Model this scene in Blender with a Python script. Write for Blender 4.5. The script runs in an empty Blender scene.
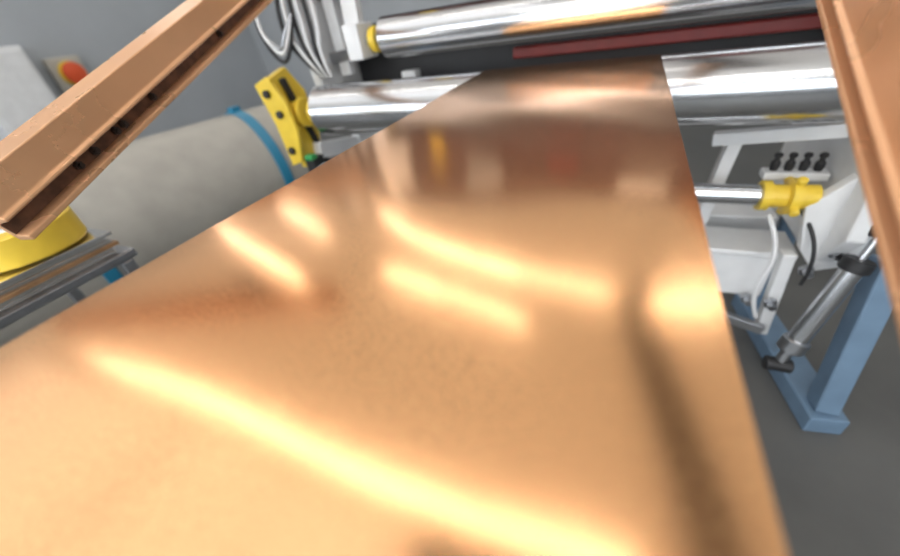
import bpy, bmesh, math, random
from mathutils import Matrix, Vector
random.seed(4)
S=0.22            # metres per authoring unit
OFF=Vector((0,0,7.3))   # authoring origin is 7.3 units above the floor
COL=bpy.context.collection
# ---------------------------------------------------------------- materials
def mat(name,color,rough=0.5,metal=0.0,noise=0.0,nscale=5.0,bump=0.0,bscale=40.0,stretch=(1,1,1),
        emis=None,estr=0.0,aniso=0.0,coat=0.0,rvar=0.0):
    m=bpy.data.materials.new(name); m.use_nodes=True
    nt=m.node_tree; b=nt.nodes["Principled BSDF"]
    b.inputs["Base Color"].default_value=(*color,1)
    b.inputs["Roughness"].default_value=rough
    b.inputs["Metallic"].default_value=metal
    b.inputs["Coat Weight"].default_value=coat
    if aniso: b.inputs["Anisotropic"].default_value=aniso
    if emis:
        b.inputs["Emission Color"].default_value=(*emis,1); b.inputs["Emission Strength"].default_value=estr
    tc=nt.nodes.new("ShaderNodeTexCoord"); mp=nt.nodes.new("ShaderNodeMapping")
    mp.inputs["Scale"].default_value=stretch
    nt.links.new(tc.outputs["Object"],mp.inputs["Vector"])
    n=nt.nodes.new("ShaderNodeTexNoise"); n.inputs["Scale"].default_value=nscale; n.inputs["Detail"].default_value=5
    nt.links.new(mp.outputs[0],n.inputs["Vector"])
    if noise>0:
        r=nt.nodes.new("ShaderNodeMapRange")
        r.inputs["From Min"].default_value=0.3; r.inputs["From Max"].default_value=0.7
        r.inputs["To Min"].default_value=1-noise; r.inputs["To Max"].default_value=1+noise
        nt.links.new(n.outputs["Fac"],r.inputs["Value"])
        mx=nt.nodes.new("ShaderNodeVectorMath"); mx.operation='SCALE'
        mx.inputs[0].default_value=color
        nt.links.new(r.outputs[0],mx.inputs["Scale"]); nt.links.new(mx.outputs[0],b.inputs["Base Color"])
    if rvar>0:
        r=nt.nodes.new("ShaderNodeMapRange")
        r.inputs["From Min"].default_value=0.3; r.inputs["From Max"].default_value=0.7
        r.inputs["To Min"].default_value=max(0.02,rough-rvar); r.inputs["To Max"].default_value=rough+rvar
        nt.links.new(n.outputs["Fac"],r.inputs["Value"]); nt.links.new(r.outputs[0],b.inputs["Roughness"])
    if bump>0:
        n2=nt.nodes.new("ShaderNodeTexNoise"); n2.inputs["Scale"].default_value=bscale; n2.inputs["Detail"].default_value=4
        nt.links.new(mp.outputs[0],n2.inputs["Vector"])
        bp=nt.nodes.new("ShaderNodeBump"); bp.inputs["Strength"].default_value=bump; bp.inputs["Distance"].default_value=0.02
        nt.links.new(n2.outputs["Fac"],bp.inputs["Height"]); nt.links.new(bp.outputs[0],b.inputs["Normal"])
    return m
M={}
M['copper']=mat("copper_foil",(0.95,0.515,0.25),0.17,1.0,noise=0.22,nscale=130,rvar=0.04)
M['steel']=mat("polished_steel",(0.68,0.69,0.71),0.2,1.0,bump=0.02,bscale=8,stretch=(1,12,12))
M['steel_d']=mat("machined_steel",(0.45,0.46,0.48),0.3,1.0,noise=0.1)
M['white']=mat("white_enamel",(0.84,0.85,0.86),0.35,0,noise=0.05,nscale=2,coat=0.2)
M['yellow']=mat("yellow_paint",(0.88,0.62,0.06),0.35,0,noise=0.06,nscale=3)
M['black']=mat("black_rubber",(0.02,0.02,0.022),0.45)
M['darkred']=mat("dark_red_paint",(0.20,0.015,0.012),0.4,0,noise=0.15,nscale=2)
M['maroon']=mat("maroon_brown_paint",(0.085,0.028,0.022),0.45,0,noise=0.15,nscale=2)
M['red']=mat("red_plastic",(0.75,0.10,0.03),0.35)
M['beam']=mat("copper_brown_paint",(0.80,0.45,0.24),0.28,0.35,noise=0.04,nscale=1.5,rvar=0.04)
M['beam_d']=mat("oxidised_recess",(0.16,0.075,0.04),0.45,0.2,noise=0.5,nscale=6)  # darker mottled brown for the beam's recessed strip
M['drum']=mat("drum_beige",(0.37,0.35,0.31),0.5,0,noise=0.08,nscale=1.2)
M['blue']=mat("blue_strap",(0.02,0.20,0.34),0.4)
M['bluegrey']=mat("blue_grey_paint",(0.16,0.25,0.36),0.45,0,noise=0.1,nscale=2)
M['wall']=mat("painted_wall",(0.42,0.45,0.48),0.85,0,noise=0.04,nscale=0.3)
M['floor']=mat("concrete_floor",(0.115,0.115,0.11),0.45,0,noise=0.2,nscale=0.5,rvar=0.1)
M['ceil']=mat("roof_panel",(0.6,0.58,0.55),0.7,0,emis=(1.0,0.95,0.88),estr=0.46)  # emission added so the whole roof fills the room with light
M['sky']=mat("skylight_polycarbonate",(0.8,0.8,0.8),0.6,0,emis=(1.0,0.98,0.95),estr=0.95)  # added glow for the brighter ceiling reflection
M['tube']=mat("fluorescent_tube",(1,1,1),0.4,0,emis=(1.0,0.96,0.90),estr=20)
M['lampbody']=mat("lamp_housing",(0.8,0.8,0.8),0.4)
M['cream']=mat("cream_enamel",(0.50,0.48,0.42),0.5)
M['alu']=mat("aluminium_sheet",(0.78,0.76,0.72),0.22,1.0,noise=0.08)
M['brown']=mat("brown_hardboard",(0.30,0.17,0.08),0.5,0,noise=0.2)
M['green']=mat("green_plastic",(0.05,0.35,0.10),0.4)
M['duct']=mat("dark_painted_steel",(0.03,0.02,0.015),0.5,0,noise=0.1)
M['crane']=mat("orange_crane_paint",(0.55,0.20,0.04),0.5,0,noise=0.2,nscale=0.6)
M['winframe']=mat("window_frame_grey",(0.35,0.36,0.38),0.5)
M['glass']=mat("daylit_frosted_glass",(0.9,0.95,1.0),0.3,0,emis=(0.90,0.95,1.0),estr=7.0)  # added glow that lights the room from behind the camera
# ---------------------------------------------------------------- mesh helpers
def finish(bm,name,m,smooth=False,bevel=0.0,seg=2):
    bmesh.ops.recalc_face_normals(bm,faces=bm.faces)
    me=bpy.data.meshes.new(name); bm.to_mesh(me); bm.free()
    o=bpy.data.objects.new(name,me); COL.objects.link(o)
    me.materials.append(M[m] if isinstance(m,str) else m)
    if smooth:
        for p in me.polygons: p.use_smooth=True
        try: me.set_sharp_from_angle(angle=math.radians(35))
        except Exception: pass
    if bevel>0:
        md=o.modifiers.new("bevel",'BEVEL'); md.width=bevel; md.segments=seg; md.limit_method='ANGLE'
    return o
def box(name,c,s,m,rot=None,bevel=0.03):
    bm=bmesh.new(); bmesh.ops.create_cube(bm,size=1)
    bmesh.ops.scale(bm,vec=s,verts=bm.verts)
    if rot is not None: bmesh.ops.rotate(bm,cent=(0,0,0),matrix=rot,verts=bm.verts)
    bmesh.ops.translate(bm,vec=c,verts=bm.verts)
    return finish(bm,name,m,bevel=bevel)
def bar(name,p0,p1,w,h,m,bevel=0.02,up=(0,0,1)):
    p0=Vector(p0);p1=Vector(p1);d=(p1-p0);L=d.length;d.normalize()
    u=Vector(up); u=(u-d*u.dot(d)).normalized(); r=d.cross(u)
    rot=Matrix((r,d,u)).transposed()
    return box(name,(p0+p1)/2,(w,L,h),m,rot=rot,bevel=bevel)
def lathe(name,p0,p1,prof,m,seg=48):
    """prof: list of (t along axis in units, radius)"""
    p0=Vector(p0);p1=Vector(p1);d=(p1-p0).normalized()
    u=d.orthogonal().normalized(); r=d.cross(u)
    bm=bmesh.new(); rings=[]
    for t,rad in prof:
        rings.append([bm.verts.new(p0+d*t+(u*math.cos(a)+r*math.sin(a))*rad) for a in [2*math.pi*i/seg for i in range(seg)]])
    for a,b in zip(rings,rings[1:]):
        for i in range(seg):
            bm.faces.new((a[i],a[(i+1)%seg],b[(i+1)%seg],b[i]))
    bm.faces.new(rings[0][::-1]); bm.faces.new(rings[-1])
    return finish(bm,name,m,smooth=True)
def cyl(name,p0,p1,r,m,seg=32,ch=0.02):
    L=(Vector(p1)-Vector(p0)).length; ch=min(ch,r*0.4,L*0.3)
    return lathe(name,p0,p1,[(0,r-ch),(ch,r),(L-ch,r),(L,r-ch)],m,seg)
def ring(name,c,axis,R0,R1,w,m,seg=64):
    d=Vector(axis).normalized(); c=Vector(c); u=d.orthogonal().normalized(); r=d.cross(u)
    bm=bmesh.new(); R=[]
    for t,rad in [(-w/2,R0),(-w/2,R1),(w/2,R1),(w/2,R0)]:
        R.append([bm.verts.new(c+d*t+(u*math.cos(a)+r*math.sin(a))*rad) for a in [2*math.pi*i/seg for i in range(seg)]])
    for k in range(4):
        a=R[k];b=R[(k+1)%4]
        for i in range(seg): bm.faces.new((a[i],a[(i+1)%seg],b[(i+1)%seg],b[i]))
    return finish(bm,name,m,smooth=True,bevel=w*0.08)
def tube(name,pts,r,m):
    cu=bpy.data.curves.new(name,'CURVE'); cu.dimensions='3D'; cu.bevel_depth=r; cu.bevel_resolution=4; cu.resolution_u=10
    sp=cu.splines.new('NURBS'); sp.points.add(len(pts)-1); sp.order_u=3; sp.use_endpoint_u=True
    for p,q in zip(sp.points,pts): p.co=(*q,1)
    cu.use_fill_caps=True; cu.materials.append(M[m])
    o=bpy.data.objects.new(name,cu); COL.objects.link(o); return o
def plate(name,pts,axis,a,b,m,bevel=0.02):
    """polygon extruded along axis ('x' pts are (y,z); 'y' pts are (x,z)) between a and b"""
    bm=bmesh.new()
    def P(p,t): return (t,p[0],p[1]) if axis=='x' else ((p[0],t,p[1]) if axis=='y' else (p[0],p[1],t))
    A=[bm.verts.new(P(p,a)) for p in pts]; B=[bm.verts.new(P(p,b)) for p in pts]
    bm.faces.new(A); bm.faces.new(B[::-1]); n=len(pts)
    for i in range(n): bm.faces.new((A[i],B[i],B[(i+1)%n],A[(i+1)%n]))
    return finish(bm,name,m,bevel=bevel)
def extr(name,prof,p0,p1,m,bevel=0.012,rightward=1):
    p0=Vector(p0);p1=Vector(p1);d=(p1-p0).normalized(); z=Vector((0,0,1)); u=(z-d*z.dot(d)).normalized(); r=d.cross(u)
    bm=bmesh.new()
    A=[bm.verts.new(p0+r*x*rightward+u*y) for x,y in prof]; B=[bm.verts.new(p1+r*x*rightward+u*y) for x,y in prof]
    bm.faces.new(A); bm.faces.new(B[::-1]); n=len(prof)
    for i in range(n): bm.faces.new((A[i],B[i],B[(i+1)%n],A[(i+1)%n]))
    return finish(bm,name,m,bevel=bevel)
def group(name,parts):
    e=bpy.data.objects.new(name,None); COL.objects.link(e); e.empty_display_size=0.2
    for p in parts: p.parent=e
    return e
# ---------------------------------------------------------------- copper foil
RC=Vector((0,7.57,-1.543)); RR=0.543
XL,XR=-2.535,0.43
bm=bmesh.new()
path=[]
y=-7.0
while y<7.57-1e-6:
    path.append((y,-1.0,0)); y+=0.1
for i in range(0,31):
    a=math.radians(90-i*4.2); path.append((7.57+math.cos(a)*(RR+0.004),-1.543+math.sin(a)*(RR+0.004),1))
ye,ze,_=path[-1]; a=math.radians(90-30*4.2); tx,tz=math.sin(a),-math.cos(a)
for i in range(1,20): path.append((ye+tx*i*0.15*1,ze+tz*i*0.15,1))
NX=60; rows=[]
for (yy,zz,f) in path:
    row=[]
    for i in range(NX+1):
        u=i/NX; x=XL+(XR-XL)*u
        w=0.0
        if not f:
            k=min(1,(7.57-yy)/2.0)
            w=k*(0.004*math.sin(1.1*yy+2.2*u+0.6)+0.003*math.sin(2.3*yy-4.0*u)+0.004*math.cos(math.pi*u*2+0.3*yy)+0.0018*math.sin(4.8*yy+11*u))
        row.append(bm.verts.new((x,yy,zz+w)))
    rows.append(row)
for a,b in zip(rows,rows[1:]):
    for i in range(NX): bm.faces.new((a[i],a[i+1],b[i+1],b[i]))
foil=finish(bm,"copper_foil_sheet",'copper',smooth=False)
for p in foil.data.polygons: p.use_smooth=True
# ---------------------------------------------------------------- rollers
def roller(name,cy,cz,R,x0,x1,collar='yellow',jr=0.17,jl=0.30):
    L=x1-x0; e=0.05
    parts=[lathe("barrel",(x0,cy,cz),(x1,cy,cz),[(0,R*0.55),(0.0,R-e),(e,R),(L-e,R),(L,R-e),(L,R*0.55)],'steel',96)]
    for s,xx in ((-1,x0),(1,x1)):
        parts.append(lathe("journal",(xx,cy,cz),(xx+s,cy,cz),[(0,R*0.5),(0.1,R*0.5),(0.1,jr),(jl,jr),(jl,jr*0.7),(jl+0.15,jr*0.7)],'steel_d'))
        parts.append(ring("collar",(xx+s*0.22,cy,cz),(1,0,0),jr,jr+0.1,0.16,collar,48))
    return group(name,parts)
roller("steel_guide_roller",7.57,-1.543,RR,-6.67,3.0)
roller("steel_guide_roller",8.6,-0.3,0.40,-5.2,3.0,jr=0.16)
# bar with yellow coupling
sh=[cyl("bar",(-6.6,7.3,-3.2),(2.35,7.3,-3.2),0.175,'steel'),
    lathe("coupling",(2.3,7.3,-3.2),(3.1,7.3,-3.2),[(0,0.16),(0,0.25),(0.12,0.25),(0.14,0.19),(0.35,0.19),(0.37,0.30),(0.5,0.30),(0.52,0.2),(0.75,0.2)],'yellow')]
for k in range(4):
    a=k*math.pi/2+0.4; v=Vector((0,math.cos(a),math.sin(a)))
    sh.append(cyl("coupling_lug",Vector((2.74,7.3,-3.2))+v*0.2,Vector((2.74,7.3,-3.2))+v*0.40,0.07,'yellow',16))
sh.append(cyl("stub",(3.0,7.3,-3.2),(3.35,7.3,-3.2),0.1,'steel_d'))
group("drive_shaft",sh)
# ---------------------------------------------------------------- machine frame
fr=[]
X0=3.35;X1=3.6
fr+= [plate("side_plate_right",[(6.7,-2.6),(7.0,-0.9),(8.0,0.5),(8.2,2.6),(10.4,2.6),(10.4,-7.0),(9.4,-7.0),(9.2,-4.4),(7.2,-4.4),(6.6,-3.6)],'x',X0,X1,'white',0.04)]
fr+= [plate("side_plate_left",[(8.3,-0.9),(8.3,2.6),(10.4,2.6),(10.4,-7.0),(9.4,-7.0),(9.2,-2.4),(8.4,-1.6)],'x',-7.35,-7.1,'white',0.04)]
# crossbeams
fr.append(box("crossbeam_top",(-1.9,9.6,1.45),(10.4,1.2,1.7),'maroon'))
fr.append(box("crossbeam_red",(0.4,9.7,-0.97),(5.8,0.3,0.22),'darkred'))
fr.append(box("crossbeam_dark",(-1.9,10.2,-0.75),(10.4,0.3,1.5),'black'))
fr.append(box("crossbeam_low",(-1.9,9.2,-4.9),(10.4,0.6,1.0),'white'))
# blocks added on the top crossbeam for streaky reflections in the foil
for (x,z,w_,h_,m_) in ((-4.4,0.95,0.35,0.4,'yellow'),(-3.2,1.5,0.9,0.5,'steel_d'),(-5.6,1.3,0.7,0.9,'white'),(-1.2,1.15,0.7,0.35,'darkred'),(0.6,1.7,1.1,0.4,'steel_d'),(1.8,1.0,0.5,0.5,'darkred')):
    fr.append(box("beam_fitting",(x,8.88,z),(w_,0.26,h_),m_))
# bracket arch under roller on right
fr.append(bar("bracket_arm",(1.6,8.3,-2.55),(3.3,7.9,-2.3),0.25,0.22,'white'))
fr.append(bar("bracket_leg",(1.95,8.3,-2.5),(1.75,8.3,-4.4),0.3,0.22,'white',up=(1,0,0)))
fr.append(plate("gusset",[(2.9,-3.3),(3.5,-2.6),(4.0,-3.2),(3.9,-4.3),(3.4,-4.5),(3.1,-4.1)],'y',7.1,7.3,'white'))
fr.append(box("tray",(2.35,7.7,-4.35),(1.7,0.9,0.12),'white'))
fr.append(box("apron",(2.2,7.4,-4.9),(1.5,0.15,0.9),'white'))
fr.append(bar("rail",(1.6,7.2,-5.6),(3.1,7.0,-5.9),0.14,0.2,'steel_d'))
fr.append(bar("strut",(3.0,7.2,-4.2),(3.15,7.2,-6.1),0.25,0.2,'white',up=(1,0,0)))
for i in range(4):
    x=2.55+i*0.2
    fr.append(lathe("valve_knob",(x,7.9,-3.0),(x,7.9,-2.5),[(0,0.05),(0.08,0.07),(0.16,0.07),(0.2,0.04),(0.24,0.04),(0.26,0.06),(0.3,0.06),(0.32,0.04)],'black',20))
fr.append(box("valve_block",(2.85,7.9,-3.05),(0.9,0.3,0.14),'white'))
for p in ((3.25,7.0,-4.4),(3.0,7.0,-5.2),(3.5,7.0,-4.0),(2.7,7.2,-5.3)):
    fr.append(lathe("bolt",p,(p[0],p[1]-0.2,p[2]),[(0,0.11),(0.08,0.11),(0.08,0.07),(0.2,0.07)],'steel_d',6))
fr.append(tube("hose",[(2.5,7.2,-3.5),(2.8,6.9,-4.0),(2.6,6.9,-5.0),(2.9,7.0,-5.6)],0.04,'white'))
fr.append(tube("hose",[(2.9,7.3,-3.4),(3.3,6.8,-3.8),(3.2,6.8,-4.6)],0.03,'black'))
# blue grey base
fr.append(bar("base_foot",(3.6,9.6,-7.1),(4.2,5.9,-7.1),0.6,0.4,'bluegrey',0.03))
fr.append(bar("base_post",(4.15,6.2,-6.9),(4.15,6.9,-4.0),0.42,0.35,'bluegrey',0.03,up=(1,0,0)))
fr.append(bar("base_post_rear",(3.7,9.3,-6.9),(3.6,9.3,-4.2),0.5,0.35,'bluegrey',0.03,up=(1,0,0)))
fr.append(bar("base_foot_left",(-7.2,9.6,-7.1),(-7.2,5.9,-7.1),0.7,0.4,'bluegrey',0.03))
# left bearing bracket
fr.append(plate("bearing_plate",[(7.0,-0.7),(7.6,-0.55),(8.0,-1.1),(8.1,-2.0),(7.7,-3.0),(7.2,-2.8),(7.1,-1.9)],'x',-7.6,-7.42,'yellow'))
fr.append(plate("bearing_face",[(-7.95,-0.8),(-7.5,-0.65),(-7.2,-1.2),(-7.15,-1.9),(-7.35,-2.6),(-7.7,-2.7),(-7.75,-1.7)],'y',7.0,7.12,'yellow'))
fr.append(cyl("bearing_cap",(-7.42,7.57,-1.543),(-7.15,7.57,-1.543),0.34,'yellow'))
for q in ((-7.62,-1.0),(-7.45,-1.45),(-7.5,-2.3)):
    fr.append(cyl("face_bolt",(q[0],7.0,q[1]),(q[0],6.9,q[1]),0.09,'black',16))
fr.append(bar("bearing_arm",(-7.3,7.6,-2.5),(-7.25,9.6,-2.9),0.25,0.4,'white'))
fr.append(box("sensor_box",(-7.2,7.3,-2.75),(0.3,0.4,0.4),'black'))
fr.append(box("sensor_label",(-7.1,7.1,-2.5),(0.25,0.2,0.12),'green'))
fr.append(cyl("sensor_barrel",(-7.0,7.0,-2.9),(-6.6,7.0,-2.7),0.1,'white',20))
fr.append(bar("link_arm",(-7.35,7.3,-0.75),(-7.35,7.9,-2.9),0.12,0.14,'black',up=(1,0,0)))
fr.append(bar("upper_arm",(-5.95,8.6,-0.3),(-6.1,9.2,2.6),0.25,0.4,'white',up=(1,0,0)))
fr.append(bar("upper_arm",(-6.7,9.0,-1.0),(-6.9,9.2,2.6),0.25,0.3,'white',up=(1,0,0)))
fr.append(box("arm_clamp",(-5.85,8.6,-0.3),(0.4,0.7,0.7),'white'))
fr.append(bar("cross_tie",(-7.2,9.0,-0.6),(-5.9,8.9,-0.5),0.2,0.25,'steel_d'))
fr.append(box("junction_box",(-5.0,9.2,-1.3),(0.4,0.3,0.5),'white'))
fr.append(box("bearing_block",(3.3,8.6,-0.3),(0.25,0.7,0.7),'black'))
for i in range(6):
    x=-7.5+i*0.13; c='white' if i%2 else 'black'
    fr.append(tube("cable",[(x-0.4,8.5,2.6),(x,8.3,1.2+0.1*i),(x-0.15+0.1*i,8.1,0.2),(x+0.2,8.0,-0.4),(-6.9+0.05*i,8.2,-0.9)],0.05,c))
for i in range(3):
    fr.append(tube("cable_loop",[(-7.6-0.3*i,8.0,2.0),(-8.2,7.9,0.6-0.2*i),(-7.9+0.2*i,7.8,-0.3),(-7.4,7.8,-0.6+0.3*i),(-7.1,8.0,0.4)],0.045,('black','white','steel_d')[i]))
group("foil_winding_machine",fr)
# pneumatic cylinder
A0=Vector((3.2,6.2,-6.0));A1=Vector((3.75,6.7,-3.4));d=(A1-A0).normalized()
group("pneumatic_cylinder",[cyl("tube_body",A0+d*0.5,A0+d*2.1,0.15,'steel'),cyl("rod",A0+d*2.1,A1,0.06,'steel'),
  cyl("cap_low",A0+d*0.35,A0+d*0.6,0.2,'steel_d'),cyl("cap_high",A0+d*2.0,A0+d*2.2,0.2,'black'),
  cyl("clevis",A0-Vector((0.2,0,0)),A0+Vector((0.2,0,0)),0.13,'black'),cyl("clevis_stem",A0,A0+d*0.4,0.09,'steel_d'),
  cyl("pin",A1-Vector((0.2,0,0)),A1+Vector((0.2,0,0)),0.12,'black')])
# ---------------------------------------------------------------- near beams
def beam(name,p0,p1,s,W=0.24,H=0.35,bolts=(),k=1.0):
    prof=[(0,0.0),(0.0,0.035),(-0.08,0.045),(-0.08,0.13),(0.02,0.145),(0.02,0.165),(0.0,0.175),(0.0,H),(-W,H),(-W,H-0.04),(-0.12,H-0.04),(-0.12,0.0)]
    prof=[(a*k,b*k) for a,b in prof]
    parts=[extr("channel",prof,p0,p1,'beam',0.008*k,s)]
    P0=Vector(p0);P1=Vector(p1);d=(P1-P0).normalized();z=Vector((0,0,1));u=(z-d*z.dot(d)).normalized();r=d.cross(u)*s
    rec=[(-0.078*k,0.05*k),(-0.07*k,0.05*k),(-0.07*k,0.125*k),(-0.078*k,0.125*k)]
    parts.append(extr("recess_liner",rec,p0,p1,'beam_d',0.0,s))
    for t in bolts:
        c=P0+d*t*k+u*0.088*k+r*(-0.07*k)
        parts.append(lathe("bolt_head",c,c+r*0.06,[(0,0.028*k),(0.025*k,0.028*k),(0.025*k,0.016*k),(0.045*k,0.016*k)],'duct',6))
    return group(name,parts)
bd=Vector((-0.2,1,0.344)); b0=Vector((-5.1,1.253,-1.267))
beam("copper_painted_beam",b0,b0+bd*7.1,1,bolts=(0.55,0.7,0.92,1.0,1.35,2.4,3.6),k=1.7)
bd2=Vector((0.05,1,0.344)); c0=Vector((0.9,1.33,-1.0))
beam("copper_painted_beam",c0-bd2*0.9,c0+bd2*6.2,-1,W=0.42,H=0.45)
# ---------------------------------------------------------------- drum
ax=Vector((0.30,0.954,0)).normalized(); dc=Vector((-16.3,8.0,-4.8))
p0=dc-ax*6.5;p1=dc+ax*6.3
dr=[lathe("shell",p0,p1,[(0,0.5),(0,2.3),(0.12,2.5),(12.68,2.5),(12.8,2.3),(12.8,0.5)],'drum',96)]
for t in (-2.85,4.0): dr.append(ring("strap",dc+ax*t,ax,2.48,2.58,0.42,'blue',96))
for t in (-4.6,5): 
    q=dc+ax*t; dr.append(box("saddle",(q.x,q.y,-6.85),(4.2,0.6,0.9),'bluegrey'))
q=dc+ax*4.0; dr.append(box("strap_buckle",(q.x,q.y,q.z+2.62),(0.3,0.45,0.25),'blue'))
group("storage_drum",dr)
# ---------------------------------------------------------------- table with sheet stack and yellow reel
tb=[box("top",(-9.0,0.4,-2.55),(3.6,4.6,0.15),'steel_d')]
for sx in (-10.7,-7.3):
    for sy in (-1.7,2.5): tb.append(box("leg",(sx,sy,-4.96),(0.2,0.2,4.68),'steel_d'))
for sy in (-1.7,2.5): tb.append(box("stretcher",(-9.0,sy,-5.9),(3.3,0.15,0.15),'steel_d'))
group("steel_workbench",tb)
st=[]
for i in range(6):
    st.append(box("sheet",(-8.9+random.uniform(-.05,.05),0.4+random.uniform(-.05,.05),-2.44+i*0.06),(3.2,4.3,0.057),'alu' if i!=2 else 'brown',rot=Matrix.Rotation(random.uniform(-.015,.015),3,'Z'),bevel=0.008))
group("aluminium_sheet_stack",st)
c=Vector((-7.95,1.85,-1.86)); n=Vector((0,0,1))
group("yellow_tape_reel",[ring("tape",c,n,0.40,0.70,0.44,'yellow'),ring("core",c,n,0.24,0.41,0.46,'white')])
# ---------------------------------------------------------------- cabinet and e-stop
group("control_cabinet",[box("body",(-34.8,12.6,-2.6),(1.8,3.4,8.6),'white',bevel=0.08),box("door",(-33.85,12.6,-2.4),(0.1,3.0,7.8),'white',bevel=0.05),box("handle",(-33.7,13.8,-2.4),(0.2,0.12,0.8),'black'),box("plinth",(-34.8,12.6,-7.1),(1.7,3.3,0.4),'black')])
c=Vector((-35.6,16.6,-0.1))
group("emergency_stop_station",[box("box",c,(0.6,2.0,2.0),'cream',bevel=0.1),cyl("bezel",c+Vector((0.3,0,0)),c+Vector((0.42,0,0)),0.75,'yellow',48),cyl("button_neck",c+Vector((0.42,0,0)),c+Vector((0.6,0,0)),0.4,'red',32),lathe("button",c+Vector((0.6,0,0)),c+Vector((1,0,0)),[(0,0.6),(0.1,0.68),(0.25,0.62),(0.33,0.3)],'red',48)])
# ---------------------------------------------------------------- room
CZ=12.3
def slab(name,c,s,m): return box(name,c,s,m,bevel=0)
XW0,XW1,YW0,YW1=-36,16,-18,34
cx=(XW0+XW1)/2; cy=(YW0+YW1)/2; LX=XW1-XW0; LY=YW1-YW0; HZ=CZ+7.3
slab("floor",(cx,cy,-7.3-0.25),(LX+2,LY+2,0.5),'floor')
slab("ceiling",(cx,cy,CZ+0.25),(LX+2,LY+2,0.5),'ceil')
slab("wall_left",(XW0-0.25,cy,(CZ-7.3)/2),(0.5,LY,HZ),'wall')
slab("wall_right",(XW1+0.25,cy,(CZ-7.3)/2),(0.5,LY,HZ),'wall')
slab("wall_back",(cx,YW1+0.25,(CZ-7.3)/2),(LX,0.5,HZ),'wall')
slab("wall_front",(cx,YW0-0.25,(CZ-7.3)/2),(LX,0.5,HZ),'wall')
slab("baseboard_left",(XW0+0.1,cy,-6.95),(0.2,LY,0.7),'bluegrey')
slab("baseboard_back",(cx,YW1-0.1,-6.95),(LX-0.5,0.2,0.7),'bluegrey')
for k,x in enumerate((-28,-16,-4,8)):  # unseen windows added for fill light and bright reflections
    parts=[box("pane",(x,YW0+0.05,3),(8,0.1,9),'glass',bevel=0)]
    for dx in (-4,-1.33,1.33,4): parts.append(box("mullion",(x+dx,YW0+0.15,3),(0.25,0.3,9.2),'winframe'))
    for dz in (-4.5,0,4.5): parts.append(box("rail",(x,YW0+0.15,3+dz),(8.2,0.3,0.25),'winframe'))
    group("window_%d"%(k+1),parts)
# unseen glowing panels added to brighten the foil's left reflection
for k,(xa,xb,ya,yb) in enumerate(((-30,-17.5,-6,3.6),(-17,-4.5,-6,3.6))):
    xm,ym=(xa+xb)/2,(ya+yb)/2
    parts=[box("panel",(xm,ym,CZ-0.05),(xb-xa,yb-ya,0.1),'sky',bevel=0)]
    for t in (0,0.5,1): parts.append(box("frame",(xa+(xb-xa)*t,ym,CZ-0.1),(0.15,yb-ya,0.15),'lampbody'))
    for t in (0,1): parts.append(box("frame",(xm,ya+(yb-ya)*t,CZ-0.1),(xb-xa,0.15,0.15),'lampbody'))
    group("skylight_panel",parts)
# ---------------------------------------------------------------- ceiling tube lights
def lamp(p0,p1,w=0.2,drop=0.35):
    p0=Vector((*p0,CZ-drop));p1=Vector((*p1,CZ-drop))
    up=Vector((0,0,1))
    parts=[bar("diffuser",p0,p1,w,0.12,'tube',0.02),bar("housing",p0+up*0.14,p1+up*0.14,w+0.3,0.16,'lampbody',0.02)]
    for t in (0.15,0.85):
        q=p0.lerp(p1,t); parts.append(cyl("hanger",q+up*0.2,(q.x,q.y,CZ),0.05,'steel_d',12))
    group("ceiling_tube_light",parts)
lamp((-25,4.6),(-19,4.7),0.07); lamp((-18.9,4.7),(-10.6,4.85),0.09); lamp((-10.5,4.85),(1.8,5.0),0.09)
lamp((1.2,18.0),(6.5,18.3),0.20); lamp((0.9,18.1),(-4.8,18.6),0.05); lamp((-4.9,18.6),(-8,19.2),0.19); lamp((-8.2,19.25),(-13,21),0.17); lamp((-13.3,21.2),(-19.5,25.5),0.11)
lamp((-34.5,20.0),(-18.5,14.4),0.13); lamp((-13.7,16.5),(-9.2,15.3),0.10); lamp((-9,15.2),(-3.5,13.9),0.04); lamp((-33.5,27),(-21.8,21.2),0.10)
lamp((-6,-8),(10,-8),0.8); lamp((-6,-13),(10,-13),0.8)  # lamps added behind the camera to brighten front faces and rollers
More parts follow.
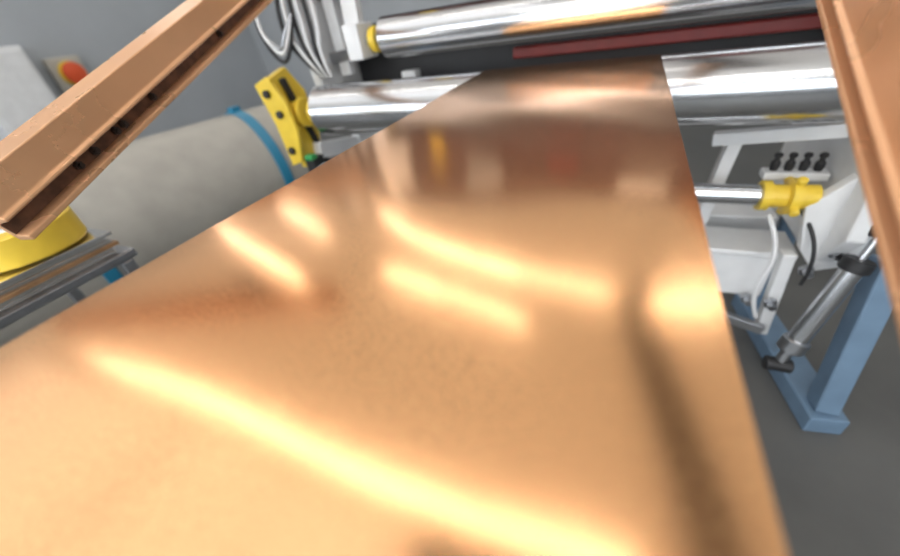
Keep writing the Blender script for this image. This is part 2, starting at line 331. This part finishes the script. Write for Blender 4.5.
# overhead shapes added only for their reflections in the foil
group("overhead_duct",[bar("duct",(1.9,17.3,CZ-1.0),(4.4,2.0,CZ-1.0),1.4,0.9,'duct',0.05),cyl("hanger",(2.4,14,CZ-0.6),(2.4,14,CZ),0.06,'steel_d',12),cyl("hanger",(3.9,5,CZ-0.6),(3.9,5,CZ),0.06,'steel_d',12)])  # unseen dark bar added to cast a dark streak into the foil's reflection
vu=[box("casing",(-2.2,3.0,CZ-0.6),(4.4,1.9,1.0),'duct')]  # unseen dark box added to darken the reflection at the foil's near end
for i in range(8): vu.append(box("louvre",(-4.0+i*0.5,3.0,CZ-1.13),(0.12,1.6,0.08),'duct'))
group("ventilation_unit",vu)
g0=Vector((-31,5.6,CZ-1.0)); g1=Vector((-14.5,13.2,CZ-1.0))  # unseen orange girder added for brown mottling in the foil's reflection
jc=[bar("web",g0,g1,0.35,1.1,'crane'),bar("flange_low",g0-Vector((0,0,.55)),g1-Vector((0,0,.55)),1.3,0.16,'crane'),bar("flange_top",g0+Vector((0,0,.55)),g1+Vector((0,0,.55)),1.3,0.16,'crane')]
for t in (0.1,0.5,0.9):
    q=g0.lerp(g1,t); jc.append(cyl("hanger",(q.x,q.y,CZ-0.5),(q.x,q.y,CZ),0.12,'steel_d',12))
q=g0.lerp(g1,0.72); jc.append(box("hoist",(q.x,q.y,CZ-2.1),(1.5,1.2,0.9),'maroon'))
group("overhead_crane_girder",jc)
# ---------------------------------------------------------------- camera
cd=bpy.data.cameras.new("camera"); cam=bpy.data.objects.new("camera",cd); COL.objects.link(cam)
R=Vector((0.9171,0.3768,-0.1289));U=Vector((-0.1279,0.5849,0.8010));F=Vector((-0.3776,0.7184,-0.5846))
R.normalize(); F=(F-R*F.dot(R)).normalized(); U=R.cross(F)
cam.matrix_world=Matrix(((R.x,U.x,-F.x,0),(R.y,U.y,-F.y,0),(R.z,U.z,-F.z,0),(0,0,0,1)))
cd.sensor_width=36; cd.lens=36*366/900; cd.clip_start=0.01
cd.dof.use_dof=True; cd.dof.focus_distance=3.2*S; cd.dof.aperture_fstop=1.3
bpy.context.scene.camera=cam
# ---------------------------------------------------------------- final scale to metres
for o in list(COL.objects):
    if o.parent is None:
        o.location=(o.location+OFF)*S
        if o is not cam: o.scale=(S,S,S)
w=bpy.data.worlds.new("world"); bpy.context.scene.world=w; w.use_nodes=True
w.node_tree.nodes["Background"].inputs[0].default_value=(0.6,0.7,0.8,1); w.node_tree.nodes["Background"].inputs[1].default_value=0.3
try:
    bpy.context.scene.view_settings.view_transform='Standard'
except Exception: pass
